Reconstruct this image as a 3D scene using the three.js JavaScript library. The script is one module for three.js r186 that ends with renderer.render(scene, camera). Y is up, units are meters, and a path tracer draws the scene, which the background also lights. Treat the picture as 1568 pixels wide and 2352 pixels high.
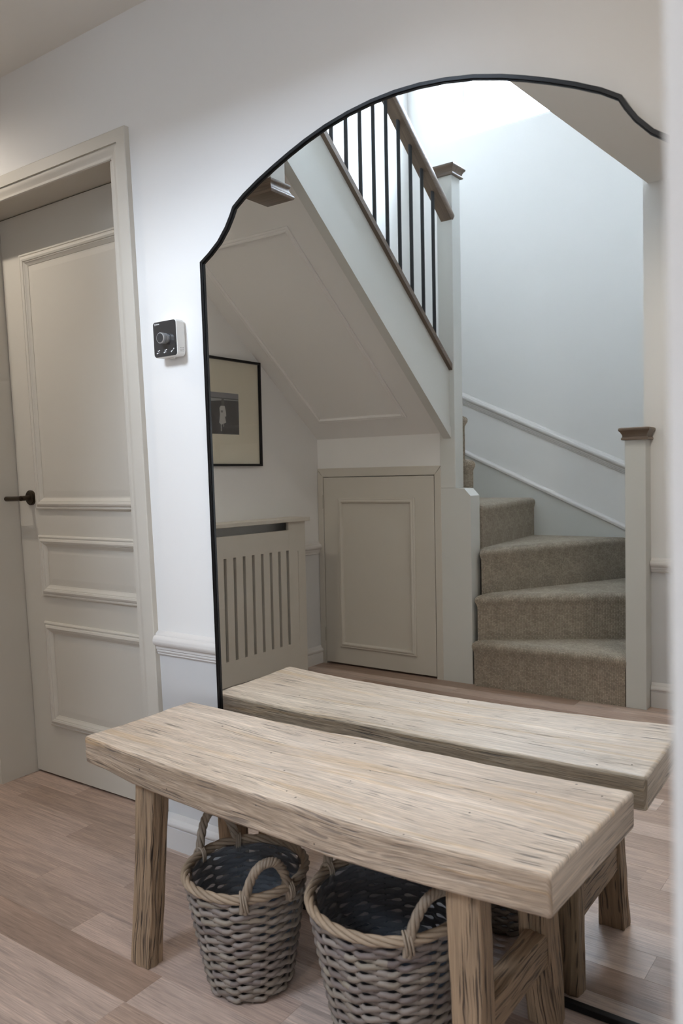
import * as THREE from 'three';
import { RoundedBoxGeometry } from 'three/addons/geometries/RoundedBoxGeometry.js';
import { mergeGeometries, mergeVertices, toCreasedNormals } from 'three/addons/utils/BufferGeometryUtils.js';
import { RectAreaLightUniformsLib } from 'three/addons/lights/RectAreaLightUniformsLib.js';

const V = (x, y, z) => new THREE.Vector3(x, y, z);
const scene = new THREE.Scene();

// ---------------------------------------------------------------- camera, daylight, exposure
// x runs along the mirror wall (z = 0), z out into the hall, y up, metres
const camera = new THREE.PerspectiveCamera(2 * Math.atan(1176 / 1874.96) * 180 / Math.PI, 1568 / 2352, 0.02, 60);
{
  const yaw = 0.6282, pitch = -0.0739, roll = -0.0421;
  const f = V(-Math.sin(yaw) * Math.cos(pitch), Math.sin(pitch), -Math.cos(yaw) * Math.cos(pitch));
  const r = V(Math.cos(yaw), 0, -Math.sin(yaw)), u = r.clone().cross(f);
  const R = r.clone().multiplyScalar(Math.cos(roll)).addScaledVector(u, Math.sin(roll));
  const U = r.clone().multiplyScalar(-Math.sin(roll)).addScaledVector(u, Math.cos(roll));
  camera.position.set(1.801, 1.1303, 1.559);
  camera.quaternion.setFromRotationMatrix(new THREE.Matrix4().makeBasis(R, U, f.clone().negate()));
  camera.focus = 2.5;
  camera.userData.fStop = camera.getFocalLength() / 5.0;
}
const renderer = new THREE.WebGLRenderer({ antialias: true });
renderer.toneMapping = THREE.LinearToneMapping;
renderer.toneMappingExposure = 1.48;
renderer.shadowMap.enabled = true;
renderer.shadowMap.type = THREE.PCFSoftShadowMap;
RectAreaLightUniformsLib.init();
scene.background = new THREE.Color().setRGB(4, 4.4, 5);       // bright overcast sky
// the same overcast daylight entering through the stair window
const WIN = { x0: -0.82, x1: 0.52, y0: 3.22, y1: 4.55 };
const daylight = new THREE.RectAreaLight(new THREE.Color().setRGB(0.70, 0.845, 1.04), 32.5, WIN.x1 - WIN.x0, WIN.y1 - WIN.y0);
daylight.name = 'stair_window_daylight';
daylight.position.set((WIN.x0 + WIN.x1) / 2, (WIN.y0 + WIN.y1) / 2, 3.62);
daylight.rotation.y = 0;                                            // shines towards -z
scene.add(daylight);
// the bright, hazy part of the sky that shines down through that window on to the mirror wall
const haze = new THREE.DirectionalLight(new THREE.Color().setRGB(0.9, 0.97, 1.06), 0.82);
haze.name = 'hazy_sun'; haze.position.set(-0.25, 1.2 + 0.68 * 9, 9); haze.target.position.set(0.05, 1.2, 0);
haze.castShadow = true; haze.shadow.radius = 24; haze.shadow.mapSize.set(2048, 2048);
Object.assign(haze.shadow.camera, { left: -4, right: 4, top: 4, bottom: -4, near: 1, far: 20 });
scene.add(haze, haze.target);

// and through the glazed doors of the room behind the photographer
const PAT = { x0: 2.7, x1: 5.0, y0: 0.1, y1: 2.05, z: 6.2 };
const daylight2 = new THREE.RectAreaLight(new THREE.Color().setRGB(0.80, 0.93, 1.06), 0.85, PAT.x1 - PAT.x0, PAT.y1 - PAT.y0);
daylight2.name = 'garden_door_daylight';
daylight2.position.set((PAT.x0 + PAT.x1) / 2, (PAT.y0 + PAT.y1) / 2, PAT.z + 0.2);
scene.add(daylight2);

// ---------------------------------------------------------------- helpers
let seed = 7;
const rnd = () => { seed = (Math.imul(seed, 1664525) + 1013904223) >>> 0; return seed / 4294967296; };
const rr = (a, b) => a + (b - a) * rnd();
const hash = (x, y) => { let h = Math.imul(x, 374761393) + Math.imul(y, 668265263); h = Math.imul(h ^ (h >>> 13), 1274126177); return ((h ^ (h >>> 16)) >>> 0) / 4294967296; };
function vn(x, y) {
  const xi = Math.floor(x), yi = Math.floor(y), a = x - xi, b = y - yi, u = a * a * (3 - 2 * a), v = b * b * (3 - 2 * b);
  const p = hash(xi, yi), q = hash(xi + 1, yi), r = hash(xi, yi + 1), s = hash(xi + 1, yi + 1);
  return p + (q - p) * u + (r - p) * v + (p - q - r + s) * u * v;
}
const fbm = (x, y, n = 4) => { let s = 0, a = 0.5, t = 0; for (let i = 0; i < n; i++) { s += a * vn(x + i * 17.3, y + i * 9.1); t += a; a *= 0.5; x *= 2.03; y *= 2.03; } return s / t; };
const clamp = (x, a = 0, b = 1) => Math.min(b, Math.max(a, x));
const step = (a, b, x) => { const t = clamp((x - a) / (b - a)); return t * t * (3 - 2 * t); };
const mix = (a, b, t) => a + (b - a) * t;

function tex(w, h, fn, srgb = true) {
  const d = new Uint8Array(w * h * 4);
  for (let j = 0; j < h; j++) for (let i = 0; i < w; i++) {
    const c = fn((i + 0.5) / w, (j + 0.5) / h), o = (j * w + i) * 4;
    d[o] = clamp(c[0], 0, 255); d[o + 1] = clamp(c[1], 0, 255); d[o + 2] = clamp(c[2], 0, 255); d[o + 3] = 255;
  }
  const t = new THREE.DataTexture(d, w, h, THREE.RGBAFormat);
  t.wrapS = t.wrapT = THREE.RepeatWrapping; t.magFilter = THREE.LinearFilter; t.minFilter = THREE.LinearMipmapLinearFilter; t.generateMipmaps = true;
  if (srgb) t.colorSpace = THREE.SRGBColorSpace;
  t.needsUpdate = true;
  return t;
}
// a colour texture and a height texture from one function returning [r, g, b, height]
function texPair(w, h, fn) {
  const keep = new Float32Array(w * h); let k = 0;
  const map = tex(w, h, (u, v) => { const c = fn(u, v); keep[k++] = c[3]; return c; });
  k = 0;
  const bump = tex(w, h, () => { const c = keep[k++] * 255; return [c, c, c]; }, false);
  return { map, bump };
}
const std = (o) => new THREE.MeshStandardMaterial(o);
const phys = (o) => new THREE.MeshPhysicalMaterial(o);

// geometry
const taken = new Map(), offset = new WeakMap();
const numbered = (n) => { const k = taken.get(n) ?? 0; taken.set(n, k + 1); return k ? `${n}_${String(k).padStart(3, '0')}` : n; };
function shadows(o) { o.castShadow = o.receiveShadow = true; return o; }
function thing(name, label, category, base = [0, 0, 0], group, kind) {
  const o = new THREE.Group(); o.name = numbered(name); o.position.set(...base); scene.add(o);
  o.userData = { label, category }; if (group) o.userData.group = group; if (kind) o.userData.kind = kind;
  offset.set(o, V(...base).negate());
  return o;
}
const struct = (name, label, category, base) => thing(name, label, category, base, null, 'structure');
// geometry in world metres; placed under its parent
function part(name, geo, mat, parent, label, kind) {
  const g = Array.isArray(geo) ? join(geo) : geo, m = shadows(new THREE.Mesh(g, mat));
  m.name = name; parent.add(m);
  const off = offset.get(parent); if (off) m.position.copy(off);
  if (label) m.userData.label = label; if (kind) m.userData.kind = kind;
  return m;
}
const plain = (g) => { const o = g.index ? g.toNonIndexed() : g; for (const k of Object.keys(o.attributes)) if (!['position', 'normal', 'uv'].includes(k)) o.deleteAttribute(k); return o; };
const join = (list) => list.length === 1 ? list[0] : mergeGeometries(list.map(plain));
// uv in metres from the face's main direction
function boxUV(g, grain = 'x', du = 0, dv = 0) {
  g = plain(g); const p = g.attributes.position, uv = new Float32Array(p.count * 2), a = V(), b = V(), c = V();
  for (let i = 0; i < p.count; i += 3) {
    a.fromBufferAttribute(p, i); b.fromBufferAttribute(p, i + 1).sub(a); c.fromBufferAttribute(p, i + 2).sub(a);
    const n = b.cross(c), ax = Math.abs(n.x), ay = Math.abs(n.y), az = Math.abs(n.z);
    for (let k = 0; k < 3; k++) {
      a.fromBufferAttribute(p, i + k);
      let q = ax > ay && ax > az ? { y: a.y, z: a.z } : ay > az ? { x: a.x, z: a.z } : { x: a.x, y: a.y };
      const along = grain in q ? q[grain] : Object.values(q)[0];
      const across = Object.entries(q).find(([k2, v2]) => (grain in q ? k2 !== grain : v2 !== along))?.[1] ?? 0;
      uv[(i + k) * 2] = along + du; uv[(i + k) * 2 + 1] = across + dv;
    }
  }
  g.setAttribute('uv', new THREE.BufferAttribute(uv, 2));
  return g;
}
const bx = (x0, x1, y0, y1, z0, z1, r = 0) => {
  const w = x1 - x0, h = y1 - y0, d = z1 - z0;
  const g = r ? new RoundedBoxGeometry(w, h, d, 2, Math.min(r, w / 2.01, h / 2.01, d / 2.01)) : new THREE.BoxGeometry(w, h, d);
  g.translate((x0 + x1) / 2, (y0 + y1) / 2, (z0 + z1) / 2);
  return plain(g);
};
function outward(g) {                                                // closed mesh: make its faces look out
  const p = g.attributes.position; let vol = 0; const a = V(), b = V(), c = V(), n = p.count;
  for (let i = 0; i < n; i += 3) { a.fromBufferAttribute(p, i); b.fromBufferAttribute(p, i + 1); c.fromBufferAttribute(p, i + 2); vol += a.dot(b.cross(c)); }
  if (vol < 0) for (const at of Object.values(g.attributes)) for (let i = 0; i < n; i += 3) for (let k = 0; k < at.itemSize; k++) {
    const q = at.array[(i + 1) * at.itemSize + k]; at.array[(i + 1) * at.itemSize + k] = at.array[(i + 2) * at.itemSize + k]; at.array[(i + 2) * at.itemSize + k] = q;
  }
  return g;
}
function fromTris(pos, uv, crease = 0.55) {
  const g = new THREE.BufferGeometry();
  g.setAttribute('position', new THREE.Float32BufferAttribute(pos, 3));
  g.setAttribute('uv', new THREE.Float32BufferAttribute(uv ?? new Float32Array(pos.length / 3 * 2), 2));
  outward(g); g.computeVertexNormals();
  return crease ? toCreasedNormals(g, crease) : g;
}
// closed profile [[u, v] ...] (u along `across`, v along `out`) drawn from A to B; m0, m1 shift the ends by u (mitres)
function strip(prof, A, B, across, out, m0 = 0, m1 = 0, crease = 0.55) {
  A = V(...A); B = V(...B); across = V(...across).normalize(); out = V(...out).normalize();
  const dir = B.clone().sub(A), L = dir.length(); dir.normalize();
  const P = (k, e) => { const [u, v] = prof[k]; return (e ? B : A).clone().addScaledVector(dir, u * (e ? m1 : m0)).addScaledVector(across, u).addScaledVector(out, v); };
  const pos = [], uv = [], n = prof.length, tri = (a, b, c) => pos.push(...a.toArray(), ...b.toArray(), ...c.toArray());
  let s = 0;
  for (let k = 0; k < n; k++) {
    const q = (k + 1) % n, d = Math.hypot(prof[k][0] - prof[q][0], prof[k][1] - prof[q][1]);
    tri(P(k, 0), P(k, 1), P(q, 1)); uv.push(0, s, L, s, L, s + d); tri(P(k, 0), P(q, 1), P(q, 0)); uv.push(0, s, L, s + d, 0, s + d); s += d;
  }
  for (const [a, b, c] of THREE.ShapeUtils.triangulateShape(prof.map((p) => new THREE.Vector2(...p)), [])) {
    // winding of the end caps follows the side faces
    const ccw = THREE.ShapeUtils.area(prof.map((p) => new THREE.Vector2(...p))) > 0;
    const [b2, c2] = ccw ? [b, c] : [b, c];
    tri(P(a, 0), P(b2, 0), P(c2, 0)); uv.push(0, 0, 0, 0, 0, 0); tri(P(a, 1), P(c2, 1), P(b2, 1)); uv.push(0, 0, 0, 0, 0, 0);
  }
  return fromTris(pos, uv, crease);
}
// mitred rectangular frame; profile u runs from the outer edge inwards
function rectFrame(prof, O, ex, ey, n, w, h) {
  O = V(...O); ex = V(...ex); ey = V(...ey); const q = (a, b) => O.clone().addScaledVector(ex, a).addScaledVector(ey, b).toArray(), neg = (v) => v.clone().negate().toArray();
  return [
    strip(prof, q(0, 0), q(w, 0), ey.toArray(), n, 1, -1), strip(prof, q(w, 0), q(w, h), neg(ex), n, 1, -1),
    strip(prof, q(w, h), q(0, h), neg(ey), n, 1, -1), strip(prof, q(0, h), q(0, 0), ex.toArray(), n, 1, -1)];
}
// prism over a polygon in the plane (a, b) between c0 and c1; axis names which coordinate c is
function prism(poly, axis, c0, c1, crease = 0.5) {
  const P = ([a, b], c) => axis === 'x' ? [c, b, a] : axis === 'y' ? [a, c, b] : [a, b, c];   // x: (z, y)  y: (x, z)  z: (x, y)
  const pos = [], n = poly.length, t = (...v) => pos.push(...v.flat());
  for (let k = 0; k < n; k++) { const a = poly[k], b = poly[(k + 1) % n]; t(P(a, c0), P(b, c0), P(b, c1)); t(P(a, c0), P(b, c1), P(a, c1)); }
  const v2 = poly.map((p) => new THREE.Vector2(...p)), cc = THREE.ShapeUtils.area(v2) > 0;
  for (const [a, b, c] of THREE.ShapeUtils.triangulateShape(v2, [])) { t(P(poly[a], c0), P(poly[c], c0), P(poly[b], c0)); t(P(poly[a], c1), P(poly[b], c1), P(poly[c], c1)); }
  return fromTris(pos, null, crease);
}
// square block lathe (newel caps): rings of half-width w at height y
function squareLathe(rings, cx, cz) {
  const pos = [], c = (w, y) => [[cx - w, y, cz - w], [cx + w, y, cz - w], [cx + w, y, cz + w], [cx - w, y, cz + w]];
  for (let k = 0; k + 1 < rings.length; k++) { const a = c(...rings[k]), b = c(...rings[k + 1]); for (let i = 0; i < 4; i++) { const j = (i + 1) % 4; pos.push(...a[i], ...b[i], ...b[j], ...a[i], ...b[j], ...a[j]); } }
  for (const [r, f] of [[rings[0], 0], [rings[rings.length - 1], 1]]) { const q = c(...r); pos.push(...(f ? [...q[0], ...q[2], ...q[1], ...q[0], ...q[3], ...q[2]] : [...q[0], ...q[1], ...q[2], ...q[0], ...q[2], ...q[3]])); }
  return fromTris(pos, null, 0.7);
}
// tube along points with an elliptical section (ra across the plane normal, rb along `up`)
function tubeAlong(pts, radius, sides = 6, closed = false, ru = null, upv = null) {
  const n = pts.length, pos = [], nor = [], idx = [], t = V(), side = V(), up = V(), last = V(0, 1, 0);
  for (let i = 0; i < n; i++) {
    const a = pts[closed ? (i - 1 + n) % n : Math.max(0, i - 1)], b = pts[closed ? (i + 1) % n : Math.min(n - 1, i + 1)];
    t.subVectors(b, a).normalize();
    up.copy(upv ? upv : last); up.addScaledVector(t, -up.dot(t));
    if (up.lengthSq() < 1e-4) up.set(t.y, t.z, t.x).cross(t); up.normalize(); if (!upv) last.copy(up);
    side.crossVectors(t, up);
    for (let k = 0; k < sides; k++) {
      const an = k / sides * Math.PI * 2, c = Math.cos(an), s = Math.sin(an), rv = ru ?? radius;
      pos.push(pts[i].x + side.x * c * radius + up.x * s * rv, pts[i].y + side.y * c * radius + up.y * s * rv, pts[i].z + side.z * c * radius + up.z * s * rv);
      nor.push(side.x * c + up.x * s, side.y * c + up.y * s, side.z * c + up.z * s);
    }
  }
  const m = closed ? n : n - 1;
  for (let i = 0; i < m; i++) for (let k = 0; k < sides; k++) { const a = i * sides + k, b = i * sides + (k + 1) % sides, c = ((i + 1) % n) * sides + k, d = ((i + 1) % n) * sides + (k + 1) % sides; idx.push(a, b, d, a, d, c); }
  if (!closed) for (let k = 1; k + 1 < sides; k++) { idx.push(0, k + 1, k); const o = (n - 1) * sides; idx.push(o, o + k, o + k + 1); }
  const g = new THREE.BufferGeometry();
  g.setAttribute('position', new THREE.Float32BufferAttribute(pos, 3)); g.setAttribute('normal', new THREE.Float32BufferAttribute(nor, 3));
  g.setAttribute('uv', new THREE.Float32BufferAttribute(new Float32Array(pos.length / 3 * 2), 2)); g.setIndex(idx);
  return outward(plain(g));
}
function tint(g, fn) {                                               // vertex colours (linear)
  const p = g.attributes.position, c = new Float32Array(p.count * 3);
  for (let i = 0; i < p.count; i++) { const q = fn(i, p); c[i * 3] = q[0]; c[i * 3 + 1] = q[1]; c[i * 3 + 2] = q[2]; }
  g.setAttribute('color', new THREE.BufferAttribute(c, 3));
  return g;
}
// rough-sawn timber: rounded section swept along local x, with uneven faces. sec(t) -> [height, width]; uv u = metres along, v = metres round
function timber(L, sec, rad, nx, np, rough, sd, warp) {
  const st = []; for (const a of [1, 0.7, 0.35]) { const an = a * Math.PI / 2; st.push([rad * (1 - Math.cos(an - 0) * 1) * 0 + rad * (1 - Math.cos(Math.PI / 2 - an)), rad * (1 - Math.sin(Math.PI / 2 - an))]); }
  const rows = [...st.map(([x, i]) => [x, i]), ...Array.from({ length: nx + 1 }, (_, k) => [rad + (L - 2 * rad) * k / nx, 0]), ...st.slice().reverse().map(([x, i]) => [L - x, i])];
  const pos = [], uv = [], idx = [], ring = np * 4 + 4 * 3;
  const section = (h, w, inset) => {                                 // starts at the top back corner and runs top, front, bottom, back
    const r = Math.max(0.0008, rad), pts = [], H = h / 2 - inset, W = w / 2 - inset, ri = Math.max(0.0006, r - inset * 0.5);
    const corner = (cy, cz, a0) => { for (let k = 0; k <= 3; k++) { const a = a0 - k / 3 * Math.PI / 2; pts.push([cy + ri * Math.sin(a), cz + ri * Math.cos(a)]); } };
    const run = (y0, z0, y1, z1) => { for (let k = 1; k < np; k++) pts.push([mix(y0, y1, k / np), mix(z0, z1, k / np)]); };
    corner(H - ri, -W + ri, Math.PI); run(H, -W + ri, H, W - ri); corner(H - ri, W - ri, Math.PI / 2); run(H - ri, W, -H + ri, W); corner(-H + ri, W - ri, 0); run(-H, W - ri, -H, -W + ri); corner(-H + ri, -W + ri, -Math.PI / 2); run(-H + ri, -W, H - ri, -W);
    return pts;
  };
  let cnt = 0;
  rows.forEach(([x, inset]) => {
    const [h, w] = sec(x / L), pts = section(h, w, inset); cnt = pts.length; let s = 0;
    for (let k = 0; k <= cnt; k++) {
      const [y, z] = pts[k % cnt]; if (k) { const [y0, z0] = pts[k - 1]; s += Math.hypot(y - y0, z - z0); }
      const l = Math.hypot(y / h, z / w) || 1, e = rough * (fbm(x * 9 + sd, (k % cnt) * 0.55 + sd * 3.1, 3) - 0.5) * 2 + rough * 0.8 * (fbm(x * 3 + sd * 7, (k % cnt) * 0.16, 2) - 0.5) * 2;
      const p = V(x, y + e * y / h / l, z + e * z / w / l); if (warp) warp(p, x / L);
      pos.push(p.x, p.y, p.z); uv.push(x, s);
    }
  });
  const c1 = cnt + 1;
  for (let i = 0; i + 1 < rows.length; i++) for (let k = 0; k < cnt; k++) { const a = i * c1 + k, b = a + 1, c = a + c1, d = c + 1; idx.push(a, d, b, a, c, d); }
  for (const [i, f] of [[0, 0], [rows.length - 1, 1]]) {
    const o = pos.length / 3; let m = V(); for (let k = 0; k < cnt; k++) m.add(V(...pos.slice((i * c1 + k) * 3, (i * c1 + k) * 3 + 3))); m.multiplyScalar(1 / cnt);
    for (let k = 0; k <= cnt; k++) { const q = pos.slice((i * c1 + k) * 3, (i * c1 + k) * 3 + 3); pos.push(...q); uv.push(q[2] * 0.6 + 0.3, q[1]); }
    pos.push(m.x, m.y, m.z); uv.push(m.z * 0.6 + 0.3, m.y); const ce = o + cnt + 1;
    for (let k = 0; k < cnt; k++) f ? idx.push(ce, o + k + 1, o + k) : idx.push(ce, o + k, o + k + 1);
  }
  let g = new THREE.BufferGeometry(); g.setAttribute('position', new THREE.Float32BufferAttribute(pos, 3)); g.setAttribute('uv', new THREE.Float32BufferAttribute(uv, 2)); g.setIndex(idx);
  g = plain(g); outward(g);
  const bare = g.clone(); bare.deleteAttribute('uv'); const sm = mergeVertices(bare, 1e-5); sm.computeVertexNormals(); const sn = sm.toNonIndexed();
  g.setAttribute('normal', sn.attributes.normal);
  return g;
}

// ---------------------------------------------------------------- materials
const H = 2.345, Y2 = 2.72, YT = 5.1, XL = -1.06, XA = -2.7, ZL = 0.94, XR = 3.4, ZC = 2.2286, ZW = 2.3, ZF = 3.3, XO = 0.745, ZO = 0.9;
const fine = tex(256, 256, (u, v) => { const c = 128 + 90 * (vn(u * 128, v * 128) - 0.5) + 60 * (vn(u * 41, v * 41) - 0.5); return [c, c, c]; }, false);
const rollerBump = fine.clone(); rollerBump.repeat.set(2.2, 2.2); rollerBump.needsUpdate = true;
const M = {
  wall: std({ color: '#eae8e5', roughness: 0.92 }),
  lower: std({ color: '#d3d2d1', roughness: 0.6 }),
  ceiling: std({ color: '#efece6', roughness: 0.95 }),
  wood: std({ color: '#cbc5ba', roughness: 0.5 }),                    // greige eggshell woodwork
  trim: std({ color: '#d8d4d0', roughness: 0.5 }),
  stairWhite: std({ color: '#d2d2cd', roughness: 0.5 }),
  black: std({ color: '#0c0c0e', roughness: 0.35, metalness: 0.3 }),
  iron: std({ color: '#121419', roughness: 0.5 }),
  dark: std({ color: '#1b1915', roughness: 0.9 }),
  mirror: std({ color: new THREE.Color().setRGB(0.9, 0.915, 0.9), metalness: 1, roughness: 0 }),
  white: std({ color: '#eceae6', roughness: 0.4 }),
  upvc: std({ color: '#f2f3f5', roughness: 0.35 }),
};

// oak laminate: 2 m x 0.5 m of grain, tinted per strip
const oak = texPair(2048, 512, (u, v) => {
  const x = u * 2, y = v * 0.5, w = fbm(x * 1.7, y * 9, 3), cath = Math.sin((y * 60 + w * 9 + fbm(x * 0.9 + 4, y * 5, 2) * 14) * 2.2);
  const g1 = vn(x * 14, y * 520), g2 = vn(x * 45 + 9, y * 1100), pore = step(0.8, 0.97, vn(x * 60, y * 900 + 50)) * step(0.35, 0.6, fbm(x * 5, y * 30, 2));
  const t = 0.5 + 0.14 * cath * step(0.35, 0.7, fbm(x * 1.3 + 30, y * 4, 2)) + 0.5 * (g1 - 0.5) + 0.4 * (g2 - 0.5) + 0.5 * (fbm(x * 2, y * 24, 3) - 0.5);
  const k = 0.8 + 0.32 * t - 0.1 * pore;
  return [207 * k, 191 * k + 1, 180 * k + 3, clamp(0.5 + 0.4 * (g1 - 0.5) + 0.3 * (g2 - 0.5) - 0.5 * pore)];
});
for (const t of [oak.map, oak.bump]) t.repeat.set(1 / 2, 1 / 0.5);
const plankMats = ['#f0e6df', '#e6d9d0', '#d8c9be', '#f4ece6', '#cbb9ac', '#e0d2c8', '#eadfd7'].map((c) => std({ color: c, map: oak.map, bumpMap: oak.bump, bumpScale: 0.0004, roughness: 0.42 }));

const HOLES = Array.from({ length: 26 }, () => [rr(0.02, 1.13), rr(0, 0.42), rr(0.0011, 0.0024)]);
// weathered elm of the bench: v runs round the slab (top 0-.34, front .34-.41, underside, back)
const elm = texPair(2048, 2048, (u, v) => {
  const x = u * 1.3, s = v * 0.86, wob = 0.012 * (fbm(x * 4, s * 8, 3) - 0.5) + 0.006 * Math.sin(x * 5 + s * 20), q = s + wob;
  const side = (s > 0.335 && s < 0.42) || s > 0.74 ? 1 : 0;
  const low = fbm(x * 2.2 + 3, q * 14, 4), mid = fbm(x * 7, q * 110, 3), hair = vn(x * 16, q * 1000), hair2 = vn(x * 55 + 5, q * 1500);
  const patch = step(0.46, 0.66, fbm(x * 3.6 + 11, q * 26 + 7, 3)), patch2 = step(0.5, 0.62, fbm(x * 2.6 + 41, q * 17 + 3, 3));
  const c1 = step(0.72, 0.9, vn(x * 26 + mid * 1.5, q * 760)) * clamp(patch + 0.55 * side), c2 = step(0.84, 0.93, vn(x * 10 + 7, q * 430 + 3)) * patch2, c3 = side * step(0.66, 0.86, vn(x * 18 + 70, q * 330)) * step(0.4, 0.6, fbm(x * 4 + 90, q * 30, 2));
  const rust = step(0.58, 0.8, fbm(x * 3 + 21, q * 60 + 2, 3)), pale = step(0.5, 0.75, mid), ash = step(0.5, 0.75, fbm(x * 4 + 33, q * 34 + 5, 3));
  let r = mix(190, 209, low) + 13 * pale, g = mix(170, 192, low) + 14 * pale, b = mix(149, 174, low) + 15 * pale;
  const k = 1 + 0.18 * (hair - 0.5) + 0.17 * (hair2 - 0.5) - 0.15 * side - 0.05 * ash;
  r = r * k; g = g * k - 6 * rust - 5 * side; b = b * k - 15 * rust - 9 * side;
  const hole = HOLES.some(([hx, hs, hr]) => (x - hx) ** 2 + (s - hs) ** 2 < hr * hr) ? 1 : 0;
  const dk = clamp(0.5 * c1 + 0.62 * c2 + 0.5 * c3 + hole * 0.9);
  r = mix(r, 92, dk); g = mix(g, 82, dk); b = mix(b, 76, dk);
  return [r, g, b, clamp(0.64 + 0.16 * (hair - 0.5) + 0.2 * (mid - 0.5) - 0.35 * c1 - 0.5 * c2 - 0.4 * c3 - 0.6 * hole)];
});
for (const t of [elm.map, elm.bump]) t.repeat.set(1 / 1.3, 1 / 0.86);
M.elm = std({ map: elm.map, bumpMap: elm.bump, bumpScale: 0.0022, roughness: 0.5 });
const post = texPair(1024, 512, (u, v) => {
  const x = u * 0.5, s = v * 0.25, q = s + 0.006 * (fbm(x * 9, s * 20, 3) - 0.5) * 2;
  const low = fbm(x * 4, q * 34, 4), hair = vn(x * 14, q * 1300), mid = fbm(x * 9, q * 190, 3);
  const c1 = step(0.7, 0.88, vn(x * 20 + 2, q * 520 + 5)) * step(0.4, 0.62, fbm(x * 6, q * 50 + 9, 2)), c2 = step(0.8, 0.9, vn(x * 7 + 9, q * 430 + mid * 4));
  const k = 0.84 + 0.22 * low + 0.18 * (hair - 0.5) + 0.22 * (mid - 0.5), dk = clamp(0.5 * c1 + 0.72 * c2);
  return [mix(156 * k, 54, dk), mix(130 * k, 44, dk), mix(103 * k, 37, dk), clamp(0.62 + 0.25 * (mid - 0.5) + 0.14 * (hair - 0.5) - 0.35 * c1 - 0.6 * c2)];
});
for (const t of [post.map, post.bump]) t.repeat.set(2, 4);
M.elmLeg = std({ map: post.map, bumpMap: post.bump, bumpScale: 0.004, roughness: 0.7 });

// stained oak of handrail and caps
const oakRail = tex(512, 256, (u, v) => { const n = vn(u * 12, v * 120), m = fbm(u * 3, v * 14, 3), k = 0.78 + 0.28 * n * 0.6 + 0.3 * m; return [108 * k, 92 * k, 78 * k]; });
oakRail.repeat.set(1, 4);
M.oakDark = std({ map: oakRail, roughness: 0.38 });

// ribbed loop carpet
const rib = texPair(512, 512, (u, v) => {
  const c = u * 24, ph = c - Math.floor(c), col = Math.floor(c), lp = v * 40 + (col % 2) * 0.5, hgt = Math.sin(Math.PI * ph) * (0.65 + 0.35 * Math.sin(2 * Math.PI * lp));
  const n = hash(col * 7 + 1, Math.floor(lp) % 40), k = 0.72 + 0.22 * hgt + 0.16 * n + 0.12 * (fbm(u * 6, v * 6, 3) - 0.5);
  return [190 * k, 177 * k, 159 * k, clamp(0.15 + 0.8 * hgt)];
});
for (const t of [rib.map, rib.bump]) t.repeat.set(1 / 0.19, 1 / 0.25);
M.carpet = std({ map: rib.map, bumpMap: rib.bump, bumpScale: 0.004, roughness: 1 });

// ---------------------------------------------------------------- floor: strips running along the mirror wall
{
  const fl = struct('floor', 'grey-beige oak laminate floor of narrow strips', 'floor');
  part('screed', bx(XA - 0.1, XR + 0.1, -0.09, -0.0105, -0.9, ZF + 0.1), std({ color: '#9d988f', roughness: 0.95 }), fl);
  part('room_floor', boxUV(bx(0.9, 5.4, -0.09, -0.001, ZW + 0.14, PAT.z + 0.1)), plankMats[2], fl);
  const w = 0.1, z0 = 0.03 - 5 * w;
  for (let r = 0; r < 29; r++) {
    const a = z0 + r * w, b = a + w; if (a > ZW + 0.1) break;
    const xs = a + 0.02 > ZL ? XL - 0.05 : XA; let x = xs - rr(0, 0.7);
    while (x < XR) {
      const L = rr(0.55, 1.15), x0 = Math.max(x, xs), x1 = Math.min(x + L, XR); x += L;
      if (x1 - x0 < 0.02) continue;
      const e = 0.00012, c = 0.0004, A = [[x0 + e, a + e], [x1 - e, a + e], [x1 - e, b - e], [x0 + e, b - e]], pos = [];
      const ring = (i, y) => [[A[0][0] + i, y, A[0][1] + i], [A[1][0] - i, y, A[1][1] + i], [A[2][0] - i, y, A[2][1] - i], [A[3][0] + i, y, A[3][1] - i]];
      const R = [ring(0, -0.0105), ring(0, -c), ring(c, 0)];
      for (let k = 0; k < 2; k++) for (let i = 0; i < 4; i++) { const j = (i + 1) % 4; pos.push(...R[k][i], ...R[k + 1][i], ...R[k + 1][j], ...R[k][i], ...R[k + 1][j], ...R[k][j]); }
      pos.push(...R[2][0], ...R[2][2], ...R[2][1], ...R[2][0], ...R[2][3], ...R[2][2], ...R[0][0], ...R[0][1], ...R[0][2], ...R[0][0], ...R[0][2], ...R[0][3]);
      const g = boxUV(fromTris(pos, null, 0.2), 'x', rr(0, 2), rr(0, 0.5));
      part('plank', g, plankMats[Math.floor(rnd() * plankMats.length)], fl);
    }
  }
}

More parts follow.
